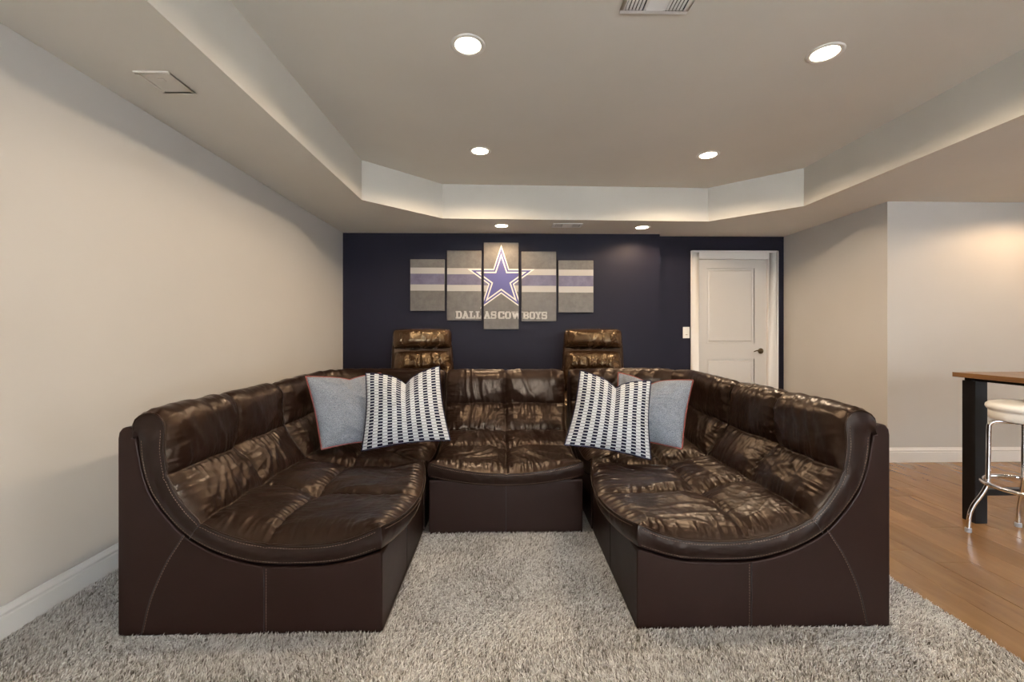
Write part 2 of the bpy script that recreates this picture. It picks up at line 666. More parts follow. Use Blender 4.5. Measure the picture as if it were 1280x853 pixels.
def baseboard(name, p0, p1, nrm):
    """moulded baseboard from p0 to p1; nrm points into the room"""
    prof = [(0, 0), (.016, 0), (.016, .092), (.013, .097), (.013, .103), (.0155, .107), (.0155, .112), (.010, .121), (.007, .127), (.006, .135), (0, .135)]
    V = []
    for p in (p0, p1):
        for (d, z) in prof:
            V.append((p[0] + nrm[0] * d, p[1] + nrm[1] * d, z))
    k = len(prof)
    F = [(i, (i + 1) % k, k + (i + 1) % k, k + i) for i in range(k)] + [list(range(k))[::-1], [k + i for i in range(k)]]
    return structure(MB().add(V, F).build(name, M['white'], None, auto=25))


baseboard('baseboard_left', (XL, YREAR), (XL, 3.93), (1, 0))
baseboard('baseboard_right', (XR, YF), (XR, YR), (-1, 0))
baseboard('baseboard_right_front', (XR, YF), (XFAR, YF), (0, -1))
baseboard('baseboard_recess', (1.945, YR), (2.375, YR), (0, -1))

# ------------------------------------------------------------------ door
DX0, DX1, DTOP = 2.488, 3.380, 2.150
cas = MB()
CW = 0.105
for (x0, x1, z0, z1) in ((DX0 - CW, DX0 - .004, 0, DTOP + CW), (DX1 + .012, DX1 + .012 + CW + .01, 0, DTOP + CW), (DX0 - .004, DX1 + .012, DTOP + .006, DTOP + CW)):
    cas.box(x0, x1, YR - .018, YR, z0, z1)
door = empty('door_1', loc=(0, 0, 0))
structure(door)
cas.build('door_casing', M['white'], door, bevel=0.004)
bead = MB()     # raised outer bead of the casing
for (x0, x1, z0, z1) in ((DX0 - CW, DX0 - CW + .022, 0, DTOP + CW), (DX1 + CW, DX1 + CW + .022, 0, DTOP + CW), (DX0 - CW + .022, DX1 + CW, DTOP + CW - .022, DTOP + CW)):
    bead.box(x0, x1, YR - .028, YR - .018, z0, z1)
bead.build('casing_bead', M['white'], door, bevel=0.004)
jam = MB()
jam.box(DX0 - .018, DX0 - .002, YR - .015, YR + .10, 0, DTOP + .016)
jam.box(DX1 + .002, DX1 + .02, YR - .015, YR + .10, 0, DTOP + .016)
jam.box(DX0 - .002, DX1 + .002, YR - .015, YR + .10, DTOP + .002, DTOP + .016)
jam.build('door_jamb', M['white'], door)
YD = YR + .02
leaf = MB()
PXL, PXR = 2.600, 3.222
leaf.box(DX0, DX1, YD + .012, YD + .04, .01, DTOP)
leaf.box(DX0, PXL, YD, YD + .012, .01, DTOP)
leaf.box(PXR, DX1, YD, YD + .012, .01, DTOP)
leaf.box(PXL, PXR, YD, YD + .012, 2.037, DTOP)
leaf.box(PXL, PXR, YD, YD + .012, .873, 1.070)
leaf.box(PXL, PXR, YD, YD + .012, .01, .22)
leaf_o = leaf.build('door_leaf', M['door'], door)
for z0, z1 in ((1.070, 2.037), (.22, .873)):
    p = MB()
    ins = [(0, .0115), (.010, .0095), (.022, .0118), (.040, .004)]
    V, F = [], []
    for (i, d) in ins:
        V += [(PXL + i, YD + d, z0 + i), (PXR - i, YD + d, z0 + i), (PXR - i, YD + d, z1 - i), (PXL + i, YD + d, z1 - i)]
    # sloping stick moulding from the stile face down, then the raised field
    V = [(PXL, YD - .001, z0), (PXR, YD - .001, z0), (PXR, YD - .001, z1), (PXL, YD - .001, z1)] + V
    for r in range(len(ins)):
        for k in range(4):
            F.append((r * 4 + k, r * 4 + (k + 1) % 4, r * 4 + 4 + (k + 1) % 4, r * 4 + 4 + k))
    F.append([len(ins) * 4 + k for k in range(4)])
    p.add(V, F)
    p.build('door_panel', M['door'], door)
hx, hz = 3.300, .973
hd = MB()
hd.lathe([(0.0, 0.0), (.030, 0.0), (.036, .004), (.036, .008), (.028, .014), (.012, .018), (.011, .045), (0.0, .046)], k=28)
ho = hd.build('door_handle', M['bronze'], door, auto=35, loc=(hx, YD, hz))
ho.rotation_euler = (PI / 2, 0, 0)
lv = MB()
lv.tube(smooth_path([(0, 0, .042), (-.02, .004, .046), (-.05, .010, .046), (-.08, .004, .044), (-.108, -.006, .042)], 5), np.linspace(.011, .006, 21), 10)
lv.build('lever', M['bronze'], ho, smooth=True)

# ------------------------------------------------------------------ light switch
sw = empty('light_switch', 'white wall light switch beside the white door casing', 'light switch', (2.328, YR, 1.21))
MB().box(-.043, .043, -.007, 0, -.072, .072).build('face_plate', M['plastic'], sw, bevel=.003)
MB().box(-.019, .019, -.012, -.007, -.038, .038).build('rocker', M['plastic'], sw, bevel=.002)
sl = MB().box(-.012, .012, -.0145, -.012, -.031, -.022)
sl.build('dimmer_slider', flat('switch_amber', (0.35, 0.27, 0.18), .5), sw)


# ------------------------------------------------------------------ recessed lights
def can_light(label, x, y, z, watts, r=0.097, group='recessed ceiling lights'):
    root = empty('recessed_light', label, 'ceiling light', (x, y, z), 0, group)
    tr = MB()
    tr.lathe([(r * .74, -.002), (r * .78, -.006), (r * .92, -.006), (r, -.001), (r, .0), (r * .74, .0), (r * .74, -.002)], k=40)
    tr.build('trim_ring', M['plastic'], root, smooth=True)
    gl = MB()
    gl.lathe([(r * .74, -.0015), (r * .70, -.004), (r * .4, -.0075), (0.0, -.0085)], k=40)
    gl.build('lamp_lens', M['lamp'], root, smooth=True)
    d = bpy.data.lights.new('can_beam', 'SPOT')
    d.energy = watts
    d.color = CAN_WARM if z > 2.6 else SOFFIT_WARM
    d.spot_size = math.radians(164)
    d.spot_blend = 0.36
    d.shadow_soft_size = 0.035
    lo = bpy.data.objects.new('can_beam', d)
    lo.location = (0, 0, -.05)
    C.objects.link(lo)
    lo.parent = root
    return root


can_light('recessed tray light nearest on the left, largest glow', -0.20, 2.40, ZC, CAN_W)
can_light('recessed tray light far left, above the star canvas', -0.21, 3.80, ZC, CAN_W)
can_light('recessed tray light far right, toward the white door', 1.835, 3.85, ZC, CAN_W)
can_light('recessed tray light nearest on the right', 1.83, 2.43, ZC, CAN_W)
can_light('small recessed soffit light directly above the tall star canvas', -0.028, 4.965, ZS, SOFFIT_W)
can_light('small recessed soffit light right of the slim soffit vent', 1.611, 5.01, ZS, SOFFIT_W)
# the same grid goes on out of the picture, over the camera and over the bar table
for (x, y, z, w) in ((-0.2, 1.0, ZC, 14.0), (1.83, 1.0, ZC, 26.0), (-0.2, -0.6, ZC, 14.0), (1.83, -0.6, ZC, 20.0), (4.75, 3.3, ZS, 45.0), (4.75, 1.0, ZS, 26.0)):
    can_light('recessed ceiling light beyond the edge of the picture', x, y, z, w, group='recessed lights out of view')


# ------------------------------------------------------------------ ceiling registers, access panel
def register(label, cx, cy, z, w, d):
    root = empty('ceiling_vent', label, 'vent', (cx, cy, z))
    f = MB()
    b = .022
    f.box(-w / 2, w / 2, -d / 2, -d / 2 + b, -.008, 0)
    f.box(-w / 2, w / 2, d / 2 - b, d / 2, -.008, 0)
    f.box(-w / 2, -w / 2 + b, -d / 2 + b, d / 2 - b, -.008, 0)
    f.box(w / 2 - b, w / 2, -d / 2 + b, d / 2 - b, -.008, 0)
    iw = w - 2 * b
    for s in (-1, 1):
        f.box(s * iw / 6 - .006, s * iw / 6 + .006, -d / 2 + b, d / 2 - b, -.008, 0)
    f.build('vent_frame', M['ventwhite'], root, bevel=.0015)
    MB().box(-w / 2 + b, w / 2 - b, -d / 2 + b, d / 2 - b, -.0015, -.0005).build('duct_shade_sheet', M['dark'], root)  # dark sheet over the closed ceiling, painted as shade inside the duct
    x0, x1 = -iw / 2, -iw / 6 - .006
    for sgn in (-1, 1):
        for k in range(5):
            xx = sgn * (iw / 6 + .012 + (iw / 3 - .012) * (k + .3) / 5)
            v = MB().box(-.0055, .0055, -d / 2 + b, d / 2 - b, -.007, -.002)
            v.build('slat', M['ventwhite'], root, loc=(xx, 0, 0)).rotation_euler = (0, .55, 0)
    for k in range(6):
        yy = -d / 2 + b + (d - 2 * b) * (k + .5) / 6
        v = MB().box(-iw / 6 + .006, iw / 6 - .006, -.0105, .0105, -.006, -.004)
        v.build('slat', M['ventwhite'], root, loc=(0, yy, -.002)).rotation_euler = (-.22, 0, 0)
    return root


register('large white air vent cut by the top edge of the picture', 0.740, 2.045, ZC, .335, .185)
register('slim soffit air vent between the two small soffit lights', 0.72, 4.93, ZS, .335, .185)
ap = empty('access_panel', 'beige access hatch in the left soffit near the long wall', 'access panel', (-1.652, 2.142, ZS))
fr = MB()
for bx in ((-.082, .082, -.095, -.08), (-.082, .082, .08, .095), (-.082, -.067, -.08, .08), (.067, .082, -.08, .08)):
    fr.box(bx[0], bx[1], bx[2], bx[3], -.009, 0)
fr.build('hatch_frame', M['ceiling'], ap, bevel=.002)
MB().box(-.062, .062, -.076, .076, -.005, -.001).build('hatch_door', M['ceiling'], ap, bevel=.0015)
MB().box(-.012, .020, -.040, -.020, -.0085, -.005).build('latch', M['ceiling'], ap, bevel=.001)


# ------------------------------------------------------------------ canvases
def clip(poly, x0, x1, z0, z1):
    def half(P, ax, v, keep_less):
        out = []
        for i in range(len(P)):
            a, b = P[i], P[(i + 1) % len(P)]
            ia = a[ax] <= v if keep_less else a[ax] >= v
            ib = b[ax] <= v if keep_less else b[ax] >= v
            if ia:
                out.append(a)
            if ia != ib:
                t = (v - a[ax]) / (b[ax] - a[ax])
                out.append((a[0] + t * (b[0] - a[0]), a[1] + t * (b[1] - a[1])))
        return out
    for ax, v, k in ((0, x0, False), (0, x1, True), (1, z0, False), (1, z1, True)):
        if len(poly) < 3:
            return []
        poly = half(poly, ax, v, k)
    return poly if len(poly) >= 3 else []


def rect(x0, y0, x1, y1):
    return [(x0, y0), (x1, y0), (x1, y1), (x0, y1)]


R_ = rect
GLYPH = {
    'D': [R_(.08, 0, .38, 1), R_(0, 0, .6, .2), R_(0, .8, .6, 1), R_(.7, .25, 1, .75), [(.6, 0), (.75, 0), (1, .25), (.7, .25), (.6, .2)], [(.6, 1), (.6, .8), (.7, .75), (1, .75), (.75, 1)]],
    'A': [[(.06, .1), (.33, .1), (.62, .95), (.38, .95)], [(.94, .1), (.62, .95), (.38, .95), (.64, .1)], R_(.25, .28, .75, .46), R_(0, 0, .43, .18), R_(.55, 0, 1, .18), R_(.28, .82, .64, 1)],
    'L': [R_(.14, 0, .46, 1), R_(0, .82, .62, 1), R_(0, 0, 1, .2), R_(.76, 0, 1, .42)],
    'S': [R_(.1, .8, 1, 1), R_(0, .48, .3, .9), R_(.08, .42, .92, .62), R_(.7, .1, 1, .52), R_(0, 0, .9, .2), R_(0, 0, .22, .36), R_(.78, .64, 1, 1)],
    'C': [R_(.15, .79, .88, 1), R_(0, .15, .32, .85), R_(.15, 0, .88, .21), R_(.72, .6, 1, 1), R_(.72, 0, 1, .36), [(0, .85), (.32, .85), (.15, 1)], [(0, .15), (.15, 0), (.32, .15)]],
    'O': [R_(.18, .79, .82, 1), R_(0, .18, .31, .82), R_(.69, .18, 1, .82), R_(.18, 0, .82, .21), [(0, .82), (.31, .7), (.31, 1), (.18, 1)], [(1, .82), (.82, 1), (.69, 1), (.69, .7)], [(0, .18), (.18, 0), (.31, 0), (.31, .3)], [(1, .18), (.69, .3), (.69, 0), (.82, 0)]],
    'W': [[(.05, .95), (.28, .95), (.40, 0), (.22, 0)], [(.22, 0), (.40, 0), (.58, .95), (.42, .95)], [(.42, .95), (.58, .95), (.78, 0), (.60, 0)], [(.60, 0), (.78, 0), (.95, .95), (.72, .95)], R_(0, .82, .36, 1), R_(.38, .82, .62, 1), R_(.64, .82, 1, 1)],
    'B': [R_(.08, 0, .38, 1), R_(0, 0, .85, .2), R_(0, .8, .82, 1), R_(.3, .42, .85, .6), R_(.68, .1, 1, .46), R_(.66, .55, .96, .9)],
    'Y': [[(.05, .95), (.36, .95), (.62, .45), (.38, .45)], [(.64, .95), (.95, .95), (.62, .45), (.38, .45)], R_(.35, 0, .66, .5), R_(.18, 0, .83, .18), R_(0, .82, .44, 1), R_(.56, .82, 1, 1)],
}
YC = 5.325
PPM_ = 101.0


def wx(px):      # canvas-plane x for a position along the picture row
    u = (px - 640) / F_PX
    s, c = math.sin(YAW), math.cos(YAW)
    return YC * (s + c * u) / (c - s * u)


def wz(py, px=626):
    u = (px - 640) / F_PX
    return 1.22 + (415 - py) / F_PX * YC / (math.cos(YAW) - math.sin(YAW) * u)


WORDS = [('D', 88, 160), ('A', 160, 240), ('L', 243, 312), ('L', 316, 388), ('A', 408, 486), ('S', 490, 553), ('C', 572, 645), ('O', 650, 720), ('W', 722, 852), ('B', 856, 925), ('O', 930, 995), ('Y', 995, 1067), ('S', 1068, 1132)]
SX, SZ = -0.034, 1.858


def star(scale):
    R = 0.437 * scale
    pts = []
    for k in range(10):
        rr = R if k % 2 == 0 else R * 0.382
        a = PI / 2 + k * PI / 5
        pts.append((SX + rr * math.cos(a), SZ + rr * math.sin(a)))
    tris = [[(SX, SZ), pts[k], pts[(k + 1) % 10]] for k in range(10)]
    return tris


def islands(polys):
    """groups of polygons that touch each other"""
    groups = []
    for p in polys:
        keys = {(round(x, 4), round(z, 4)) for x, z in p}
        hit = [g for g in groups if g[0] & keys]
        for g in hit:
            groups.remove(g)
            keys |= g[0]
        groups.append((keys, sum((g[1] for g in hit), []) + [p]))
    return [g[1] for g in groups]


def flat_print(name, polys, box, y, mat, parent, split=False):
    x0, x1, z0, z1 = box
    keep = []
    for p in polys:
        q = clip(p, x0, x1, z0, z1)
        if len(q) >= 3:
            a = sum(q[i][0] * q[(i + 1) % len(q)][1] - q[(i + 1) % len(q)][0] * q[i][1] for i in range(len(q)))
            if abs(a) > 1e-7:
                keep.append(q if a > 0 else q[::-1])
    for isl in (islands(keep) if split else [keep] if keep else []):
        mb = MB()
        for q in isl:
            mb.add([(x, y, z) for x, z in q], [list(range(len(q)))])
        mb.build(name, mat, parent)


CANV = [(-1.152, -0.730, 1.478, 2.112, 'grey striped wall canvas, far left and short in the row of five'),
        (-0.702, -0.278, 1.360, 2.222, 'grey wall canvas with the left star tip and letters DALL'),
        (-0.250, 0.181, 1.252, 2.322, 'tallest wall canvas, centre of the row, showing the star body'),
        (0.216, 0.646, 1.350, 2.212, 'grey wall canvas with the right star tip and letters BOYS'),
        (0.673, 1.107, 1.460, 2.104, 'grey striped wall canvas, far right and short in the row of five')]
letters = []
for ch, x0, x1 in WORDS:
    X0, X1 = wx(560 + x0 / 9.14), wx(560 + x1 / 9.14)
    zt, zb = wz(388.9 + (x0 / 1100) * .9), wz(398.4 + (x0 / 1100) * .9)
    for g_ in GLYPH[ch]:
        letters.append([(X0 + gx * (X1 - X0), zb + gy * (zt - zb)) for gx, gy in g_])
for ci, (x0, x1, z0, z1, lab) in enumerate(CANV):
    root = empty('wall_canvas', lab, 'wall art', (0, 0, 0), 0, 'five part canvas set on the navy wall')
    MB().box(x0, x1, YC, YB, z0, z1).build('canvas_body', M['canvas'], root, bevel=.004)
    bx = (x0 + .003, x1 - .003, z0 + .003, z1 - .003)
    dz = -.010 * (ci - 2) * .5
    for za, zb, m, nm in ((1.999, 1.924, 'stripe', 'silver_stripe'), (1.924, 1.792, 'bluestripe', 'blue_stripe'), (1.792, 1.716, 'stripe', 'silver_stripe')):
        flat_print(nm, [R_(x0, zb + dz, x1, za + dz)], bx, YC - .0005, M[m], root)
    for li, (sc, m) in enumerate(((1.0, 'starwhite'), (.895, 'starblue'), (.755, 'starwhite'), (.635, 'starblue'))):
        flat_print('star_layer', star(sc), bx, YC - .0010 - .0004 * li, M[m], root, split=True)
    flat_print('lettering', letters, bx, YC - .0016, M['letter'], root)


# ------------------------------------------------------------------ leather sofa sections
SEAM = smooth_path([(.072, .795), (.080, .845), (.112, .868), (.150, .868), (.178, .835), (.186, .76), (.201, .66), (.240, .565), (.335, .453), (.48, .389), (.64, .364), (.80, .364), (.93, .386), (1.045, .432)], 8)
LOW = smooth_path([(.070, .790), (.074, .800), (.078, .805), (.082, .80), (.086, .78), (.094, .70), (.128, .585), (.20, .478), (.29, .392), (.415, .327), (.575, .288), (.80, .286), (.926, .305), (1.045, .342)], 8)
DEPTH = 1.05
# positions (fraction of arc) of the cross seams: mid back, fold, mid seat
NS, NT = 240, 150
_S, ARC = resample(SEAM, NS)
# keep the lower curve in step with the seam (same knot fractions)
_kS = np.concatenate([[0], np.cumsum(np.linalg.norm(np.diff(SEAM, axis=0), axis=1))])
_L = np.stack([np.interp(np.linspace(0, _kS[-1], NS), _kS, LOW[:, k]) for k in range(2)], 1)
ARCS = np.linspace(0, ARC, NS)


def arc_at(u, z):
    return ARCS[np.argmin((_S[:, 0] - u) ** 2 + (_S[:, 1] - z) ** 2)]


ROWS = [arc_at(.205, .65), arc_at(.335, .453), arc_at(.60, .368)]
ROW_D = [.62, .80, .42]
_T = np.gradient(_S, axis=0)
_T /= np.linalg.norm(_T, axis=1)[:, None]
_Nrm = np.stack([-_T[:, 1], _T[:, 0]], 1)        # points up/forward, away from the shell
_Nrm = np.array([np.convolve(np.pad(_Nrm[:, k], 12, mode='edge'), np.ones(25) / 25, 'valid') for k in range(2)]).T
_Nrm /= np.linalg.norm(_Nrm, axis=1)[:, None]
FLAT_AMP = np.interp(ARCS, [0, .04, .12, ROWS[0], ROWS[1], ROWS[2], ARC - .25, ARC], [.012, .020, .045, .046, .060, .074, .066, .05])


def puff(a, b, w, seed, colx=0.0, col_depth=.6, gather=1.0):
    """height over the seam line. a = arc position, b = metres across (centre 0), w = half widths"""
    edge = np.minimum(w - np.abs(b), 9)
    ends = np.minimum(a + .03, ARC - a)
    amp = np.interp(a, ARCS, FLAT_AMP)
    hedge = 1 - np.exp(-np.maximum(edge, 0) / .035)
    hend = 1 - np.exp(-np.maximum(ends, 0) / .03)
    pit = 0
    wob = noise2(a * 5, b * 0 + 3, seed) * .012
    dc = np.abs(b - colx - wob)
    cut = 1 - col_depth * np.exp(-(dc / .030) ** 1.1)
    crease = 0
    for k, (r, D) in enumerate(zip(ROWS, ROW_D)):
        rw = r + noise2(b * 6, a * 0 + k, seed + 5) * .012
        dr = np.abs(a - rw)
        tuft = np.exp(-((dr / .07) ** 2 + (dc / .09) ** 2))
        lam = .034 if k != 1 else .042
        if k == 0:
            pit = .022 * np.exp(-((dr / .028) ** 2 + (dc / .034) ** 2))
        crease = crease + (.008, .009, .005)[k] * np.exp(-(dr / .0075) ** 1.3)
        cut = cut * (1 - D * np.exp(-(dr / lam) ** 1.15)) * (1 - (.80 if k == 0 else .55) * tuft)
    top_k = .28 + .72 * np.clip((a - .06) / .20, 0, 1)      # the roll along the top stays nearly level
    h = amp * hend * (1 - top_k * (1 - hedge * (.12 + .88 * cut)))
    h = h - pit - crease - .0065 * np.exp(-(dc / .0065) ** 1.3)
    # gathers: puckers running away from every seam
    wr = np.zeros_like(h)
    for k, r in enumerate(ROWS):
        dr = np.abs(a - r)
        wr += .0075 * gather * np.exp(-dr / .050) * (ridged(b * 26, a * 5, seed + 11 + k) - .35)
    wr += .0080 * gather * np.exp(-edge / .050) * (ridged(a * 27, b * 5, seed + 21) - .35)
    wr += .0085 * gather * np.exp(-np.maximum(ends, 0) / .085) * (ridged(b * 28, a * 6, seed + 31) - .35)
    wr += .0050 * gather * np.exp(-dc / .06) * (ridged(a * 24, b * 6, seed + 41) - .35)
    # long soft folds and fine creases
    q = noise2(a * 2.2, b * 2.2, seed + 51)
    wr += .0052 * (ridged(a * 3.6 + q * 1.5, b * 8.5 + q * 2.5, seed + 61) - .4)
    wr += .0012 * (ridged(a * 12 + q * 3, b * 9 - q * 4, seed + 71) - .4)
    wr += .0005 * (ridged(a * 30 - q * 6, b * 30 + q * 5, seed + 77) - .4)
    wr += .0006 * noise2(a * 50, b * 50, seed + 81)
    fade = 1 - np.exp(-np.maximum(np.minimum(edge, ends), 0) / .012)
    return h + wr * fade


def sofa_section(name, label, loc, rz, width, seed, side_seams=True, group='dark brown leather sectional sofa'):
    """armless section. local frame: x across, y from front (-DEPTH) to back (0); front faces -y"""
    root = empty(name, label, 'sofa', loc, rz, group)
    hw = width / 2
    # --- base: one scooped body
    lowp = [(.0, .0), (.0, .60), (.0, .79)] + [(.004, .815), (.018, .833), (.038, .838), (.058, .832), (.068, .812)] + [(p[0] - .004, p[1] - .012) for p in LOW[40:]] + [(DEPTH, .318), (DEPTH, 0)]
    V = []
    for x in (-hw + .004, hw - .004):
        for (u, z) in lowp:
            V.append((x, -u, z))
    k = len(lowp)
    F = [(i, (i + 1) % k, k + (i + 1) % k, k + i) for i in range(k)] + [list(range(k))[::-1], [k + i for i in range(k)]]
    MB().add(V, F).build('base', M['leather_base'], root, bevel=.014, segs=3, auto=50)
    # --- cushion: puffed top, gusset band all round, closed below
    t = np.linspace(-1, 1, NT)
    A, Bt = np.meshgrid(ARCS, t, indexing='ij')
    B = Bt * hw
    si = np.repeat(np.arange(NS), NT).reshape(NS, NT)
    h = puff(A, B, hw, seed)
    fr = np.clip((A - (ARC - .45)) / .45, 0, 1) ** 2        # bow of the front edge
    bow = fr * (1 - Bt ** 2)
    U = _S[si, 0] + _Nrm[si, 0] * h + bow * .065
    Z = _S[si, 1] + _Nrm[si, 1] * h - bow * .050
    Xx = B * (1 - .004 * np.cos(A * 9))
    top = np.stack([Xx, -U, Z], -1)
    per = [(0, j) for j in range(NT)] + [(i, NT - 1) for i in range(1, NS)] + [(NS - 1, j) for j in range(NT - 2, -1, -1)] + [(i, 0) for i in range(NS - 2, 0, -1)]
    per = np.array(per)
    topP = top[per[:, 0], per[:, 1]]
    bw = bow[per[:, 0], per[:, 1]]
    lowP = np.stack([B[per[:, 0], per[:, 1]] * .992, -(_L[per[:, 0], 0] + bw * .045), _L[per[:, 0], 1] - bw * .040], -1)
    outw = np.zeros_like(topP)
    outw[:, 0] = np.where(per[:, 1] == 0, -1, np.where(per[:, 1] == NT - 1, 1, 0))
    outw[:, 1] = np.where(per[:, 0] == NS - 1, -1, np.where(per[:, 0] == 0, 1, 0))
    outw /= np.maximum(np.linalg.norm(outw, axis=1), 1e-6)[:, None]
    K = 8
    pa = np.arange(len(per)) * .0065
    rings = []
    for r in range(1, K + 1):
        f = r / K
        bl = math.sin(PI * f) * .010
        wv = (.0035 * (ridged(pa * 9, np.full(len(per), f * 2.0), seed + 91) - .4)) * math.sin(PI * f)
        rings.append(topP * (1 - f) + lowP * f + outw * (bl + wv)[:, None])
    nb = len(per)
    V = [top.reshape(-1, 3)] + rings
    idx0 = per[:, 0] * NT + per[:, 1]
    F = [grid_faces(NS, NT)]
    prev = idx0
    off = NS * NT
    for r in range(K):
        cur = off + r * nb + np.arange(nb)
        F.append(np.stack([prev, cur, np.roll(cur, -1), np.roll(prev, -1)], 1))
        prev = cur
    cu = MB().add(top.reshape(-1, 3), F[0]).build('cushion', M['leather'], root, smooth=True)
    mb = MB()
    VV = np.concatenate([topP] + rings)
    mb.add(VV, np.concatenate([np.stack([r * nb + np.arange(nb), (r + 1) * nb + np.arange(nb), (r + 1) * nb + np.roll(np.arange(nb), -1), r * nb + np.roll(np.arange(nb), -1)], 1) for r in range(K)]))
    last = K * nb
    # underside: strips between left and right
    right = [last + NT - 1 + i for i in range(NS)]
    left = [last] + [last + nb - i for i in range(1, NS)]
    for i in range(NS - 1):
        mb.P.append([left[i], left[i + 1], right[i + 1], right[i]])
    gu = mb.build('gusset', M['leather_gusset'], root, smooth=True)
    bmn = bmesh.new()
    bmn.from_mesh(gu.data)
    bmesh.ops.recalc_face_normals(bmn, faces=bmn.faces)
    for e in bmn.edges:
        if len(e.link_faces) == 2 and e.calc_face_angle(0) > math.radians(50):
            e.smooth = False
    bmn.to_mesh(gu.data)
    bmn.free()
    # --- welt cord on the upper seam
    welt = MB()
    sel = topP + outw * .001
    welt.tube(sel[::3], .0034, 6, closed=True)
    welt.build('welt', M['leather'], root, smooth=True)
    # --- stitching: thread dashes along gusset and base panels
    st = MB()

    def dashes(P, gap=.0115, ln=.0068, r=.0010):
        P = np.asarray(P)
        Q, tot = resample(P, max(3, int(len(P) * 1)))
        d = np.linspace(0, tot, len(Q))
        for s0 in np.arange(0.004, tot - ln, gap):
            pts = [[np.interp(s, d, Q[:, c]) for c in range(3)] for s in (s0, s0 + ln)]
            st.tube(pts, r, 4)
    for f, o in ((.12, .0095), (.86, .0085)):
        P = topP * (1 - f) + lowP * f + outw * o
        # right side, front, left side
        dashes(P[NT + 30:NT + NS - 2])
        dashes(P[NT + NS + 2:2 * NT + NS - 4])
        dashes(P[2 * NT + NS:2 * NT + 2 * NS - 34])
    sl = MB()
    if side_seams:
        for s in (-1, 1):
            xs = s * (hw - .0035)
            arcp = smooth_path([(xs, -.262, .405), (xs, -.19, .29), (xs, -.13, .15), (xs, -.096, .012)], 8)
            sl.tube(arcp, .0022, 6)
            sl.tube([(xs, -.578, .272), (xs, -.578, .14), (xs, -.578, .012)], .0022, 6)
            dashes(arcp + np.array([s * .002, -.006, 0]))
            dashes([(xs + s * .0012, -.588, .27), (xs + s * .0012, -.588, .14), (xs + s * .0012, -.588, .012)])
            g0, g1 = NT - 1, 0
            i = int(np.argmin(np.abs(ARCS - ROWS[1])))
            sl.tube([(s * (hw + .008), -_S[i, 0], _S[i, 1] - .004), (s * (hw + .0095), -(_S[i, 0] * .55 + _L[i, 0] * .45), _S[i, 1] * .55 + _L[i, 1] * .45), (s * (hw + .004), -_L[i, 0], _L[i, 1])], .002, 6)
    yf = -DEPTH - .0005
    sl.tube([(0, yf, .012), (0, yf, .16), (0, yf, .30)], .0024, 6)
    sl.build('panel_seam', M['seamline'], root, smooth=True)['kind'] = 'stuff'
    st.build('stitching', M['thread'], root)['kind'] = 'stuff'
    return root


